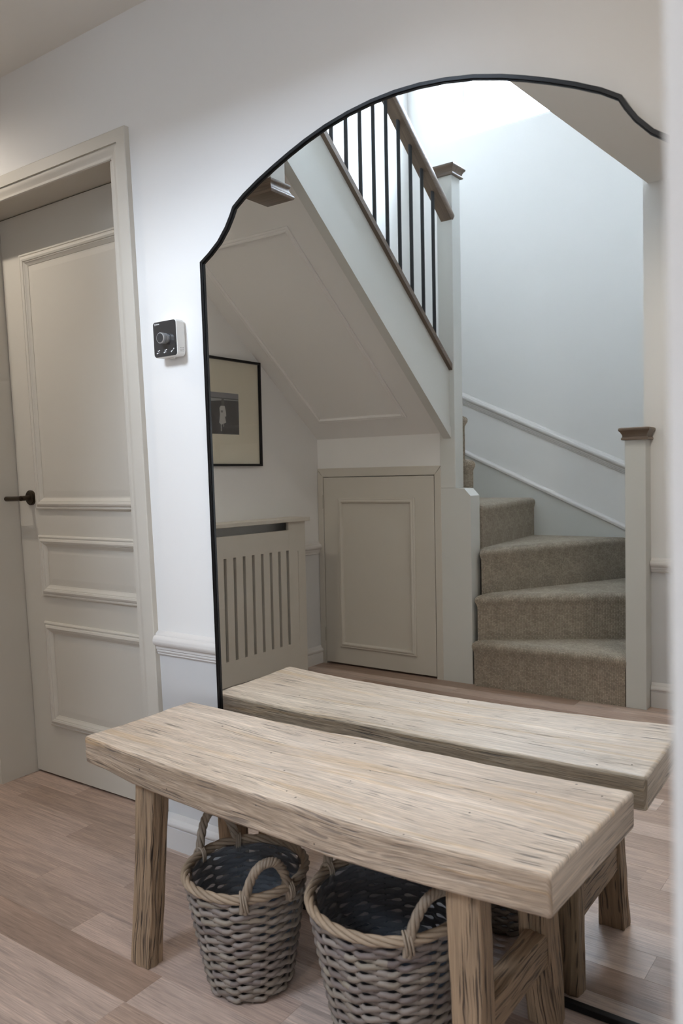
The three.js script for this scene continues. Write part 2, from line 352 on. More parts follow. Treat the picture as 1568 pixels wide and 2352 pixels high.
// ---------------------------------------------------------------- walls and ceilings (all with thickness)
const DX0 = -0.872, DX1 = -0.085, DTOP = 1.989;                       // door opening in the mirror wall
const T = 0.14;
{
  const dadoY = 0.61;
  const wb = struct('wall_back', 'off-white plaster wall behind the arched mirror, door opening at one end', 'wall');
  part('plaster', [bx(XA - T, DX0 - 0.02, dadoY, H, -T - 0.02, 0), bx(DX0 - 0.02, DX1 + 0.02, DTOP + 0.02, H, -T - 0.02, 0), bx(DX1 + 0.02, XR + T, dadoY, H, -T - 0.02, 0), bx(XA - T, XR + T, H, Y2, -T - 0.02, 0)], M.wall, wb);
  part('lower_panel', [bx(XA - T, DX0 - 0.02, -0.02, dadoY, -T - 0.02, 0), bx(DX1 + 0.02, XR + T, -0.02, dadoY, -T - 0.02, 0)], M.lower, wb, 'painted wall panel below the dado rail');
  part('room_beyond', [bx(XA - T, 0.5, -0.09, H + 0.1, -0.98, -0.9), bx(0.4, 0.5, -0.09, H + 0.1, -0.9, -T - 0.02), bx(XA - T, XA, -0.09, H + 0.1, -0.9, -T - 0.02), bx(XA, 0.4, H, H + 0.1, -0.9, -T - 0.02)], M.wall, wb);

  const wl = struct('wall_left', 'off-white wall beside the stairs carrying the picture and radiator cover', 'wall');
  part('plaster', [bx(XL - T, XL, 0.66, H, ZL, ZF + 0.25), bx(XL - T, XL, H, YT, -1.3, ZF + 0.25)], M.wall, wl);
  part('lower_panel', bx(XL - T, XL, -0.02, 0.66, ZL, ZF + 0.25), M.lower, wl);

  const wf = struct('wall_front', 'painted wall with dado rail beside the stair newel', 'wall');
  part('plaster', [bx(XO, 1.0, 0.64, H + 0.05, ZW, ZW + 0.1), bx(1.0, XR, 2.1, H + 0.05, ZW, ZW + 0.1), bx(XR, 5.4, -0.02, H + 0.05, ZW, ZW + 0.1)], M.wall, wf);
  part('lower_panel', bx(XO, 1.0, -0.02, 0.64, ZW, ZW + 0.1), M.lower, wf);
  // the room behind the photographer, with glazed garden doors
  const wq = struct('wall_room', 'plain walls of the bright room opening off the hall', 'wall');
  part('plaster', [bx(0.86, 1.0, -0.02, H + 0.05, ZF + 0.3, PAT.z), bx(0.94, 1.0, -0.02, H + 0.05, ZW + 0.1, ZF + 0.3), bx(5.3, 5.44, -0.02, H + 0.05, ZW + 0.1, PAT.z), bx(0.86, PAT.x0, -0.02, H + 0.05, PAT.z, PAT.z + T), bx(PAT.x1, 5.44, -0.02, H + 0.05, PAT.z, PAT.z + T), bx(PAT.x0, PAT.x1, PAT.y1, H + 0.05, PAT.z, PAT.z + T), bx(PAT.x0, PAT.x1, -0.02, PAT.y0, PAT.z, PAT.z + T)], M.wall, wq);
  const w2 = struct('window_2', 'white framed glazed garden doors of the room beyond', 'glazed doors', [3.85, 0.1, PAT.z]);
  for (let k = 0; k < 2; k++) { const a = PAT.x0 + k * (PAT.x1 - PAT.x0) / 2, b = a + (PAT.x1 - PAT.x0) / 2; const fr = part('door_frame', [bx(a, a + 0.07, PAT.y0, PAT.y1, PAT.z + 0.05, PAT.z + 0.11), bx(b - 0.07, b, PAT.y0, PAT.y1, PAT.z + 0.05, PAT.z + 0.11), bx(a + 0.07, b - 0.07, PAT.y0, PAT.y0 + 0.1, PAT.z + 0.05, PAT.z + 0.11), bx(a + 0.07, b - 0.07, PAT.y1 - 0.07, PAT.y1, PAT.z + 0.05, PAT.z + 0.11)], M.upvc, w2); part('pane', bx(a + 0.06, b - 0.06, PAT.y0 + 0.09, PAT.y1 - 0.06, PAT.z + 0.078, PAT.z + 0.082), phys({ color: '#ffffff', transmission: 1, thickness: 0, roughness: 0, ior: 1.5 }), fr); }

  const ws = struct('wall_stairwell', 'tall pale wall behind the winding stairs with the window high up', 'wall');
  const z1 = ZF + 0.3;
  part('plaster', [bx(XL - T, WIN.x0, -0.02, YT, ZF, z1), bx(WIN.x1, 0.94, -0.02, YT, ZF, z1), bx(0.94, XR + T, H + 0.1, YT, ZF, z1), bx(WIN.x0, WIN.x1, -0.02, WIN.y0, ZF, z1), bx(WIN.x0, WIN.x1, WIN.y1, YT, ZF, z1)], M.wall, ws);
  part('side_plaster', [bx(0.8, 0.8 + T, -0.02, Y2, ZW + 0.1, ZF), bx(XR, XR + T, Y2, YT, -1.3, ZF), bx(XL - T, XR + T, Y2 - 0.1, YT, -1.3 - T, -1.3)], M.wall, ws);

  const wr = struct('wall_right', 'plain wall end close beside the arched mirror', 'wall');
  part('plaster', bx(1.7228, 1.86, -0.01, H + 0.02, 0, 1.25, 0.003), M.wall, wr);
  const we = struct('wall_end', 'plain end wall of the hall', 'wall');
  part('plaster', [bx(XR, XR + T, -0.02, H + 0.05, 0, ZW + 0.1)], M.wall, we);
  const wc = struct('wall_corridor', 'plain walls of the corridor leading off past the panelled door', 'wall');
  part('plaster', [bx(XA - T, XA, -0.02, H + 0.05, 0, ZL + T), bx(XA - T, XL - T, -0.02, H + 0.05, ZL, ZL + T)], M.wall, wc);

  const ce = struct('ceiling', 'plain white hall ceiling open over the staircase', 'ceiling');
  const edge = [[XA - 0.02, -0.02], [XR + 0.02, -0.02], [XR + 0.02, ZW + 0.06], [0.765, ZW + 0.06], [0.765, ZW], [0.665, ZO], [XL - 0.02, ZO], [XL - 0.02, ZL + 0.06], [XA - 0.02, ZL + 0.06]];
  part('slab', prism(edge, 'y', H, Y2 - 0.02), M.ceiling, ce);
  part('landing_floor', [prism(edge, 'y', Y2 - 0.02, Y2 - 0.001), bx(XL - 0.02, XR + 0.02, Y2 - 0.1, Y2 - 0.001, -1.3, -0.02), bx(0.8, XR, Y2 - 0.1, Y2 - 0.001, ZW + 0.06, ZF)], std({ color: '#b6a793', roughness: 1 }), ce);
  part('room_ceiling', bx(0.86, 5.44, H, H + 0.1, ZW + 0.06, PAT.z + T), M.ceiling, ce);
  part('upper_ceiling', bx(XL - T, XR + T, YT, YT + 0.1, -1.3 - T, ZF + 0.3), M.ceiling, ce);
}

// ---------------------------------------------------------------- dado rails and skirting
// profiles: u downwards-positive is not used; u = height above the bottom edge, v = projection
const dadoProf = (h) => { const k = h / 0.069; return [[0, -0.002], [0, 0.005], [0.003 * k, 0.008], [0.006 * k, 0.007], [0.008 * k, 0.0095], [0.012 * k, 0.0105], [0.015 * k, 0.009], [0.018 * k, 0.0125], [0.026 * k, 0.0125], [0.028 * k, 0.016], [0.031 * k, 0.0205], [0.036 * k, 0.0232], [0.042 * k, 0.024], [0.048 * k, 0.0232], [0.053 * k, 0.0205], [0.056 * k, 0.017], [0.057 * k, 0.0125], [0.0605 * k, 0.0115], [0.065 * k, 0.007], [0.069 * k, 0.001], [0.069 * k, -0.002]]; };
const skirtProf = (h) => [[0, -0.002], [0, 0.016], [h - 0.040, 0.016], [h - 0.038, 0.0135], [h - 0.0345, 0.0135], [h - 0.034, 0.017], [h - 0.031, 0.0195], [h - 0.026, 0.0205], [h - 0.021, 0.0195], [h - 0.0165, 0.0165], [h - 0.013, 0.012], [h - 0.0125, 0.009], [h - 0.009, 0.0085], [h - 0.004, 0.005], [h, 0.002], [h, -0.002]];
const UP = [0, 1, 0];
{
  const t1 = struct('trim_1', 'moulded white dado rail between door casing and mirror', 'dado rail', [0, 0.5715, 0]);
  part('dado_rail', [strip(dadoProf(0.069), [0.0005, 0.5715, 0], [1.722, 0.5715, 0], UP, [0, 0, 1]), strip(dadoProf(0.069), [XA, 0.5715, 0], [-0.957, 0.5715, 0], UP, [0, 0, 1])], M.trim, t1);
  const b1 = struct('baseboard_back', 'white moulded skirting below the mirror wall', 'skirting', [0, 0, 0]);
  part('skirting', [strip(skirtProf(0.103), [0.0005, 0, 0], [1.722, 0, 0], UP, [0, 0, 1]), strip(skirtProf(0.103), [XA, 0, 0], [-0.957, 0, 0], UP, [0, 0, 1])], M.trim, b1);
  const t2 = struct('trim_2', 'dado rail on the wall between radiator cover and cupboard', 'dado rail', [XL, 0.63, 1]);
  part('dado_rail', strip(dadoProf(0.066), [XL, 0.632, ZL], [XL, 0.632, ZC], UP, [1, 0, 0]), M.trim, t2);
  const b2 = struct('baseboard_left', 'white skirting beside the radiator cover', 'skirting', [XL, 0, 1]);
  part('skirting', strip(skirtProf(0.1), [XL, 0, ZL], [XL, 0, ZC], UP, [1, 0, 0]), M.trim, b2);
  const t3 = struct('trim_3', 'dado rail on the wall beside the short stair newel', 'dado rail', [1, 0.61, ZW]);
  part('dado_rail', strip(dadoProf(0.066), [0.776, 0.612, ZW], [1.0, 0.612, ZW], UP, [0, 0, -1]), M.trim, t3);
  const b3 = struct('baseboard_front', 'white skirting beside the short stair newel', 'skirting', [1, 0, ZW]);
  part('skirting', strip(skirtProf(0.112), [0.776, 0, ZW], [1.0, 0, ZW], UP, [0, 0, -1]), M.trim, b3);
  // raking dado and wall string capping on the stairwell wall
  const sl = -0.457, n = Math.hypot(1, sl), ac = [-sl / n, 1 / n, 0], at = (x, y0) => [x, y0 + sl * (x + 0.685), ZF];
  const t4 = struct('trim_4', 'raking dado rail climbing the stairwell wall', 'dado rail', [-0.1, 1.2, ZF]);
  part('dado_rail', strip(dadoProf(0.068), at(XL, 1.531), at(0.8, 1.531), ac, [0, 0, -1]), M.trim, t4);
  const t5 = struct('trim_5', 'raking wall string board with moulded top edge above the carpeted steps', 'stair string', [-0.1, 0.7, ZF]);
  part('board', prism([[XL, 1.215 + sl * (XL + 0.685)], [0.8, 1.215 + sl * 1.485], [0.8, 0.02], [0.3, 0.02], [XL, 0.5]], 'z', ZF - 0.012, ZF + 0.001), M.stairWhite, t5);
  part('moulding', strip([[0, 0], [0, 0.016], [0.004, 0.02], [0.012, 0.021], [0.02, 0.0185], [0.026, 0.012], [0.03, 0.004], [0.03, 0]], at(XL, 1.206), at(0.8, 1.206), ac, [0, 0, -1]), M.trim, t5);
}

// ---------------------------------------------------------------- the panelled hall door with lining and casing
{
  const zd = -0.1417, d = struct('door_1', 'tall greige panelled door with three moulded panels and bronze lever', 'door', [(DX0 + DX1) / 2, 0, zd]);
  const leaf = part('leaf', bx(DX0 + 0.003, DX1 - 0.003, 0.008, DTOP - 0.003, zd - 0.04, zd, 0.0015), M.wood, d);
  const prof = [[0, -0.002], [0, 0.006], [0.004, 0.010], [0.007, 0.0105], [0.009, 0.0085], [0.011, 0.0085], [0.014, 0.0125], [0.020, 0.0145], [0.026, 0.0125], [0.0275, 0.0095], [0.030, 0.0095], [0.034, 0.006], [0.038, 0.003], [0.041, 0.0015], [0.041, -0.002]];
  const xw = [-0.757, -0.2];
  for (const [y0, y1] of [[0.972, 1.85], [0.664, 0.881], [0.194, 0.573]]) {
    part('panel_moulding', rectFrame(prof, [xw[0], y0, zd], [1, 0, 0], [0, 1, 0], [0, 0, 1], xw[1] - xw[0], y1 - y0), M.wood, d);
    const i = 0.047, j = 0.064, e = 0.002, O = [xw[0] + i, y0 + i, xw[1] - i, y1 - i], I = [xw[0] + j, y0 + j, xw[1] - j, y1 - j], pos = [];
    const q = (c, z) => [[c[0], c[1], z], [c[2], c[1], z], [c[2], c[3], z], [c[0], c[3], z]], a = q(O, zd - 0.001), b = q(O, zd + 0.0004), c = q(I, zd + e);
    for (const [s, t] of [[a, b], [b, c]]) for (let k = 0; k < 4; k++) { const m = (k + 1) % 4; pos.push(...s[k], ...s[m], ...t[m], ...s[k], ...t[m], ...t[k]); }
    pos.push(...c[0], ...c[1], ...c[2], ...c[0], ...c[2], ...c[3], ...a[0], ...a[2], ...a[1], ...a[0], ...a[3], ...a[2]);
    part('raised_panel', fromTris(pos, null, 0.05), M.wood, d);
  }
  const bronze = std({ color: '#4a4035', metalness: 0.75, roughness: 0.4 });
  const hx = -0.79, hy = 1.013, cyl = (r, z0, z1, x, y) => new THREE.CylinderGeometry(r, r, z1 - z0, 36).rotateX(Math.PI / 2).translate(x, y, (z0 + z1) / 2);
  const h = part('handle', [cyl(0.0265, zd, zd + 0.007, hx, hy), cyl(0.0235, zd + 0.007, zd + 0.010, hx, hy)], bronze, d, 'dark bronze lever handle on a round rose');
  part('lever', [cyl(0.009, zd + 0.008, zd + 0.048, hx, hy), tubeAlong([V(hx + 0.012, hy, zd + 0.05), V(hx, hy, zd + 0.05), V(hx - 0.055, hy - 0.001, zd + 0.05), V(hx - 0.078, hy - 0.001, zd + 0.05)], 0.0085, 14), tubeAlong([V(hx - 0.074, hy - 0.001, zd + 0.05), V(hx - 0.09, hy - 0.002, zd + 0.05)], 0.0062, 12)], bronze, h);

  const t = struct('trim_6', 'greige moulded casing and deep lining around the panelled door', 'door casing', [(DX0 + DX1) / 2, 0, 0]);
  part('lining', [bx(DX0 - 0.03, DX0, 0, DTOP + 0.03, -0.2, 0.001), bx(DX1, DX1 + 0.03, 0, DTOP + 0.03, -0.2, 0.001), bx(DX0 - 0.03, DX1 + 0.03, DTOP, DTOP + 0.03, -0.2, 0.001)], M.wood, t);
  const cp = [[0, -0.001], [0, 0.005], [0.002, 0.0075], [0.0055, 0.008], [0.008, 0.0075], [0.013, 0.0085], [0.02, 0.0115], [0.027, 0.0135], [0.033, 0.013], [0.0345, 0.0105], [0.0365, 0.0105], [0.037, 0.017], [0.07, 0.0172], [0.0725, 0.0155], [0.0725, -0.001]];
  const iy = 1.9725, ixr = -0.0725, ixl = DX0 - 0.011;
  part('casing_leg', strip(cp, [ixr, 0, 0], [ixr, iy, 0], [1, 0, 0], [0, 0, 1], 0, 1), M.wood, t);
  part('casing_leg', strip(cp, [ixl, 0, 0], [ixl, iy, 0], [-1, 0, 0], [0, 0, 1], 0, 1), M.wood, t);
  part('casing_head', strip(cp, [ixl, iy, 0], [ixr, iy, 0], UP, [0, 0, 1], -1, 1), M.wood, t);
}

// ---------------------------------------------------------------- arched mirror leaning on the wall
const TH = 0.0187, ZB = 0.0545;
{
  const cx = 0.87, half = [[0.595, 0], [0.595, 1.628], [0.563, 1.6465], [0.53, 1.670], [0.503, 1.699], [0.486, 1.724], [0.475, 1.7435], [0.44, 1.766], [0.39, 1.791], [0.34, 1.8125], [0.293, 1.831], [0.246, 1.8475], [0.185, 1.865], [0.122, 1.8775], [0.06, 1.885], [0, 1.8875]];
  const right = half.map(([d, y]) => [cx + d, y]), left = half.slice(0, -1).reverse().map(([d, y]) => [cx - d, y]);
  const poly = [...right, ...left];
  const inset = (w) => poly.map((p, i) => {
    const a = poly[(i - 1 + poly.length) % poly.length], b = poly[(i + 1) % poly.length];
    const n1 = [-(p[1] - a[1]), p[0] - a[0]], n2 = [-(b[1] - p[1]), b[0] - p[0]], l1 = Math.hypot(...n1), l2 = Math.hypot(...n2);
    const u = [n1[0] / l1 + n2[0] / l2, n1[1] / l1 + n2[1] / l2], k = w * 2 / (u[0] * u[0] + u[1] * u[1]);
    return [p[0] + u[0] * k, p[1] + u[1] * k];
  });
  const g = thing('arched_mirror', 'tall arched floor mirror with thin black frame leaning on the wall', 'mirror', [0, 0, 0]);
  offset.delete(g); g.position.set(0, 0.0012, ZB); g.rotation.x = -TH;
  const sh = (pts) => new THREE.Shape(pts.map((p) => new THREE.Vector2(...p)));
  const ring = (o, i, z0, z1, bevel) => { const s = sh(o); s.holes.push(new THREE.Path(i.slice().reverse().map((p) => new THREE.Vector2(...p)))); const e = new THREE.ExtrudeGeometry(s, { depth: z1 - z0 - 2 * bevel, bevelEnabled: bevel > 0, bevelSize: bevel, bevelThickness: bevel, bevelOffset: -bevel, bevelSegments: 2 }); e.translate(0, 0, z0 + bevel); return plain(e); };
  part('frame', [ring(poly, inset(0.0085), -0.016, 0.0065, 0.001), ring(inset(0.0078), inset(0.0105), -0.004, 0.003, 0.0006), bx(cx - 0.594, cx + 0.594, 0.0005, 0.014, -0.016, 0.0078, 0.001)], M.black, g, 'thin black metal frame');
  const gl = new THREE.ShapeGeometry(sh(inset(0.009))); gl.translate(0, 0, 0);
  part('glass', plain(gl), M.mirror, g, 'clear silvered mirror glass');
  const bk = new THREE.ExtrudeGeometry(sh(inset(0.006)), { depth: 0.012, bevelEnabled: false }); bk.translate(0, 0, -0.0145);
  part('backing', plain(bk), std({ color: '#7d6a52', roughness: 0.9 }), g);
}

// ---------------------------------------------------------------- room thermostat
{
  const x0 = 0.09, x1 = 0.181, y0 = 1.402, y1 = 1.499, cx = (x0 + x1) / 2, cy = 1.4505, t = thing('room_thermostat', 'small square thermostat with black glass face and chrome dial on the wall', 'thermostat', [cx, cy, 0]);
  const rsq = (x, X, y, Y, r, z, dep, bev) => { const s = new THREE.Shape(); s.moveTo(x + r, y); s.lineTo(X - r, y); s.absarc(X - r, y + r, r, -Math.PI / 2, 0); s.lineTo(X, Y - r); s.absarc(X - r, Y - r, r, 0, Math.PI / 2); s.lineTo(x + r, Y); s.absarc(x + r, Y - r, r, Math.PI / 2, Math.PI); s.lineTo(x, y + r); s.absarc(x + r, y + r, r, Math.PI, 1.5 * Math.PI); const g = new THREE.ExtrudeGeometry(s, { depth: dep - 2 * bev, bevelEnabled: bev > 0, bevelSize: bev, bevelThickness: bev, bevelOffset: -bev, bevelSegments: 3, curveSegments: 10 }); g.translate(0, 0, z + bev); return plain(g); };
  part('mounting_plate', rsq(x0 + 0.012, x1 - 0.004, y0 + 0.01, y1 - 0.01, 0.006, 0, 0.007, 0.001), M.white, t);
  const b = part('body', rsq(x0, x1, y0, y1, 0.010, 0.006, 0.0285, 0.0025), M.white, t, 'white plastic case');
  const holes = []; for (let i = 0; i < 3; i++) for (let j = 0; j < 3; j++) holes.push(bx(x1 - 0.0004, x1 + 0.0002, y0 + 0.012 + j * 0.0042, y0 + 0.0136 + j * 0.0042, 0.0125 + i * 0.0045, 0.0142 + i * 0.0045));
  part('vent_holes', holes, M.dark, b); part('latch', bx(cx - 0.004, cx + 0.012, y0 - 0.004, y0 + 0.001, 0.012, 0.018, 0.001), M.white, b);
  const cv = document.createElement('canvas'); cv.width = 512; cv.height = 540; const c = cv.getContext('2d');
  c.fillStyle = '#303032'; c.fillRect(0, 0, 512, 540); c.strokeStyle = c.fillStyle = '#f1f1f1'; c.lineWidth = 5;
  c.beginPath(); for (let k = 0; k <= 6; k++) c.lineTo(58 + 15 * Math.cos(k * Math.PI / 3 + 0.5), 44 + 15 * Math.sin(k * Math.PI / 3 + 0.5)); c.stroke();
  c.font = 'bold 34px sans-serif'; c.fillText('hive', 82, 56);
  for (const bxx of [100, 256, 412]) { c.beginPath(); c.arc(bxx - 27, 470, 10, 0, 7); c.fill(); c.beginPath(); c.arc(bxx + 27, 432, 9, 0, 7); c.fill(); }
  c.lineWidth = 6; c.beginPath(); c.arc(100, 450, 20, 0.2, 2.3); c.stroke(); c.beginPath(); c.moveTo(84, 436); c.lineTo(112, 436); c.lineTo(98, 450); c.stroke();
  for (let k = 0; k < 3; k++) { c.beginPath(); c.moveTo(240, 436 + k * 15); c.lineTo(274, 436 + k * 15); c.stroke(); }
  c.beginPath(); c.moveTo(394, 452); c.lineTo(407, 464); c.lineTo(430, 438); c.stroke();
  const face = new THREE.CanvasTexture(cv); face.colorSpace = THREE.SRGBColorSpace;
  const fg = rsq(x0 + 0.0018, x1 - 0.0018, y0 + 0.0018, y1 - 0.0018, 0.0085, 0.0335, 0.0022, 0.0006);
  const fp = fg.attributes.position, fu = fg.attributes.uv; for (let i = 0; i < fp.count; i++) fu.setXY(i, (fp.getX(i) - x0) / (x1 - x0), (fp.getY(i) - y0) / (y1 - y0));
  part('face_plate', fg, phys({ map: face, roughness: 0.12, clearcoat: 1, clearcoatRoughness: 0.03 }), t, 'glossy black glass face with white icons');
  const chrome = std({ color: '#d9dbde', metalness: 0.75, roughness: 0.3 }), dc = (r, r2, z0, z1) => new THREE.CylinderGeometry(r2, r, z1 - z0, 48).rotateX(Math.PI / 2).translate(cx + 0.003, cy, (z0 + z1) / 2);
  const dl = part('dial', [dc(0.0142, 0.0142, 0.0355, 0.041), dc(0.013, 0.013, 0.041, 0.043), dc(0.0145, 0.0145, 0.043, 0.054), dc(0.0145, 0.0137, 0.054, 0.0552)], chrome, t, 'chrome turning dial');
  part('dial_face', dc(0.0122, 0.0122, 0.0548, 0.0556), phys({ color: '#3a3b3d', roughness: 0.15, clearcoat: 1 }), dl);
}

// ---------------------------------------------------------------- bench
{
  const t = thing('wooden_bench', 'rustic bleached-wood bench with thick uneven slab seat standing against the mirror', 'bench', [0.78, 0, 0.26]);
  const C = { lf: [0.206, 0.419], rf: [1.347, 0.447], lb: [0.216, 0.092], rb: [1.365, 0.084] };
  const L = 1.15, W = 0.335, hgt = 0.07;
  const warp = (p) => {
    const s = p.x / L, q = clamp(p.z / W + 0.5, -0.02, 1.02);
    const back = [mix(C.lb[0], C.rb[0], s), mix(C.lb[1], C.rb[1], s)], front = [mix(C.lf[0], C.rf[0], s), mix(C.lf[1], C.rf[1], s)];
    const sag = 1 - (2 * s - 1) ** 2, frontDip = q * q;
    let y = p.y + 0.4545 - 0.006 * sag * (1 - q) - 0.013 * sag * frontDip + 0.006 * frontDip * (1 - s) * (1 - s);
    if (p.y < 0) y -= 0.006 * sag * frontDip - 0.006 * (1 - s) * step(0.16, 0.05, s);
    const wz = 0.004 * (fbm(s * 6, 3.3, 3) - 0.5) * 2;
    p.set(mix(back[0], front[0], q), y, mix(back[1], front[1], q) + wz * (q > 0.5 ? 1 : 0.8));
  };
  part('seat', timber(L, () => [hgt, W], 0.0065, 190, 18, 0.0022, 5, warp), M.elm, t);
  // legs: top centre -> foot centre
  const leg = (name, bot, top, sx, sz, sd) => {
    const A = V(...bot), B = V(...top), ax = B.clone().sub(A), Ln = ax.length(); ax.normalize();
    const ez = V(0, 0, 1).addScaledVector(ax, -ax.z).normalize(), ey = ez.clone().cross(ax);
    const m = new THREE.Matrix4().makeBasis(ax, ey, ez).setPosition(A);
    const g = timber(Ln, (u) => [sx * (1 + 0.06 * Math.sin(u * 5 + sd)), sz * (1 + 0.05 * Math.sin(u * 4 + sd * 2))], 0.006, 46, 9, 0.0035, sd); g.applyMatrix4(m);
    const p = g.attributes.position; for (let i = 0; i < p.count; i++) if (p.getY(i) < 0.012) p.setY(i, Math.max(0, p.getY(i) - 0.004)); 
    const uv = g.attributes.uv; for (let i = 0; i < uv.count; i++) uv.setXY(i, uv.getX(i) + (sd * 0.13) % 0.06, uv.getY(i) + (sd * 0.07) % 0.03);
    part(name, g, M.elmLeg, t);
  };
  leg('leg', [0.370, 0, 0.411], [0.391, 0.424, 0.380], 0.060, 0.046, 1.7);
  leg('leg', [1.199, 0, 0.413], [1.183, 0.42, 0.398], 0.062, 0.048, 3.1);
  leg('leg', [0.372, 0, 0.113], [0.392, 0.424, 0.140], 0.060, 0.044, 4.4);
  leg('leg', [1.196, 0, 0.111], [1.180, 0.42, 0.137], 0.064, 0.044, 6.2);
  leg('stretcher', [0.387, 0.178, 0.118], [0.387, 0.178, 0.402], 0.036, 0.060, 8.3);
  leg('stretcher', [1.192, 0.165, 0.122], [1.192, 0.172, 0.403], 0.046, 0.060, 9.9);
}

// ---------------------------------------------------------------- wicker baskets
const cane = std({ vertexColors: true, roughness: 0.62 });
const film = phys({ color: '#b4bac2', transmission: 0.82, thickness: 0, roughness: 0.2, ior: 1.45, side: THREE.DoubleSide });
function basket(label, cx, cz, h, rt, rb, stakes, rows, handles, s0) {
  const o = thing('wicker_basket', label, 'basket', [cx, 0, cz], 'wicker baskets under the bench');
  const Rat = (y) => mix(rb, rt, Math.pow(clamp(y / h), 0.9));
  const dy = (h - 0.012) / rows, list = [], N = stakes * 8;
  for (let i = 0; i < rows; i++) {
    const y = 0.006 + dy * (i + 0.5), R = Rat(y), ph = (i % 2) * Math.PI, pts = [];
    for (let k = 0; k < N; k++) { const a = k / N * Math.PI * 2, w = Math.tanh(1.5 * Math.cos(stakes / 2 * a + ph)) / 0.905; pts.push(V(cx + (R + 0.004 * w) * Math.cos(a), y + 0.0016 * Math.sin(stakes * a + ph) + 0.0008 * (hash(k, i + s0) - 0.5), cz + (R + 0.004 * w) * Math.sin(a))); }
    const g = tubeAlong(pts, 0.0036, 7, true, dy * 0.55, V(0, 1, 0));
    list.push(tint(g, (idx) => { const run = Math.floor(idx / (6 * 7 * 16)), b = hash(run + 5, i * 13 + s0), k = 0.7 + 0.5 * b; return [0.235 * k, (0.185 + 0.012 * b) * k, (0.150 + 0.02 * hash(run, i + 3)) * k]; }));
  }
  const merge = (l) => mergeGeometries(l);
  part('weave', merge(list), cane, o, 'grey-brown woven willow sides', 'stuff');
  const st = [];
  for (let k = 0; k < stakes; k++) { const a = (k + 0.5) / stakes * Math.PI * 2, pts = []; for (let j = 0; j <= 6; j++) { const y = h * j / 6 * 0.985 + 0.003; pts.push(V(cx + Rat(y) * Math.cos(a), y, cz + Rat(y) * Math.sin(a))); } st.push(tint(tubeAlong(pts, 0.0026, 6), () => [0.12, 0.10, 0.085])); }
  part('stakes', merge(st), cane, o, null, 'stuff');
  // plaited rim of three strands
  const rim = [];
  for (let k = 0; k < 4; k++) { const pts = [], n = 200; for (let i = 0; i < n; i++) { const a = i / n * Math.PI * 2, q = 7 * a + k * Math.PI / 2, R = rt + 0.0015 + 0.0052 * Math.cos(q); pts.push(V(cx + R * Math.cos(a), h + 0.0058 * Math.sin(q) + 0.0015 * Math.sin(3 * a + s0), cz + R * Math.sin(a))); } rim.push(tint(tubeAlong(pts, 0.0047, 7, true), (i) => { const b = 0.85 + 0.3 * hash(Math.floor(i / 900), k + s0); return [0.29 * b, 0.215 * b, 0.148 * b]; })); }
  part('rim', merge(rim), cane, o, 'tan plaited willow rim');
  for (const [a0, span, hh, lean] of handles) {
    const hs = [], P = (t) => {                                       // arch from foot to foot
      const e = t * 2 - 1, a = a0 + span * 0.5 * Math.sign(e) * Math.pow(Math.abs(e), 1) * (1 - 0.06 * Math.cos(e * Math.PI / 2)), up = Math.pow(Math.max(0, 1 - Math.pow(Math.abs(e), 2.5)), 0.75);
      const R = rt + 0.002 + lean * up; return V(cx + R * Math.cos(a), h - 0.028 * (1 - up) + (hh) * up, cz + R * Math.sin(a));
    };
    for (let k = 0; k < 4; k++) {
      const pts = [], n = 90; for (let i = 0; i <= n; i++) {
        const t = i / n, c = P(t), d = P(Math.min(1, t + 0.01)).sub(P(Math.max(0, t - 0.01))).normalize(), sd = d.clone().cross(V(Math.cos(a0), 0, Math.sin(a0))).normalize(), ot = sd.clone().cross(d), q = t * 27 + k * Math.PI / 2, w = 0.0056;
        pts.push(c.addScaledVector(sd, w * Math.cos(q)).addScaledVector(ot, w * Math.sin(q)));
      }
      hs.push(tint(tubeAlong(pts, 0.0046, 7), (i) => { const b = 0.8 + 0.4 * hash(Math.floor(i / 500), k + 9 + s0); return [0.235 * b, 0.178 * b, 0.127 * b]; }));
    }
    for (const e of [0.02, 0.98]) for (let k = 0; k < 3; k++) {       // bindings that tie the feet to the rim
      const c = P(e), a = Math.atan2(c.z - cz, c.x - cx) + (k - 1) * 0.035, pts = []; for (let i = 0; i < 18; i++) { const q = i / 18 * Math.PI * 2; pts.push(V(cx + (rt + 0.001 + 0.0135 * Math.cos(q)) * Math.cos(a + 0.02 * Math.sin(q)), h - 0.006 + 0.021 * Math.sin(q), cz + (rt + 0.001 + 0.0135 * Math.cos(q)) * Math.sin(a + 0.02 * Math.sin(q)))); }
      hs.push(tint(tubeAlong(pts, 0.0024, 6, true), () => [0.27, 0.21, 0.155]));
    }
    part('handle', merge(hs), cane, o, 'twisted willow loop handle');
  }
  // clear plastic liner with a crumpled top edge
  const n = 96, m = 14, pos = [], idx = [];
  for (let j = 0; j <= m; j++) for (let i = 0; i <= n; i++) { const a = i / n * Math.PI * 2, top = h - 0.004 + 0.007 * (vn(i % n * 0.35 + s0, 2.2) - 0.5), y = mix(0.014, top, j / m), R = Rat(y) - 0.0105 - 0.004 * vn((i % n) * 0.3 + s0, j * 0.5) * (0.4 + 0.6 * j / m); pos.push(cx + R * Math.cos(a), y, cz + R * Math.sin(a)); }
  for (let j = 0; j < m; j++) for (let i = 0; i < n; i++) { const a = j * (n + 1) + i, b = a + 1, c = a + n + 1, d = c + 1; idx.push(a, c, b, b, c, d); }
  const lg = new THREE.BufferGeometry(); lg.setAttribute('position', new THREE.Float32BufferAttribute(pos, 3)); lg.setIndex(idx); lg.computeVertexNormals(); lg.setAttribute('uv', new THREE.Float32BufferAttribute(new Float32Array(pos.length / 3 * 2), 2));
  part('plastic_liner', plain(lg), film, o, 'clear crumpled plastic liner');
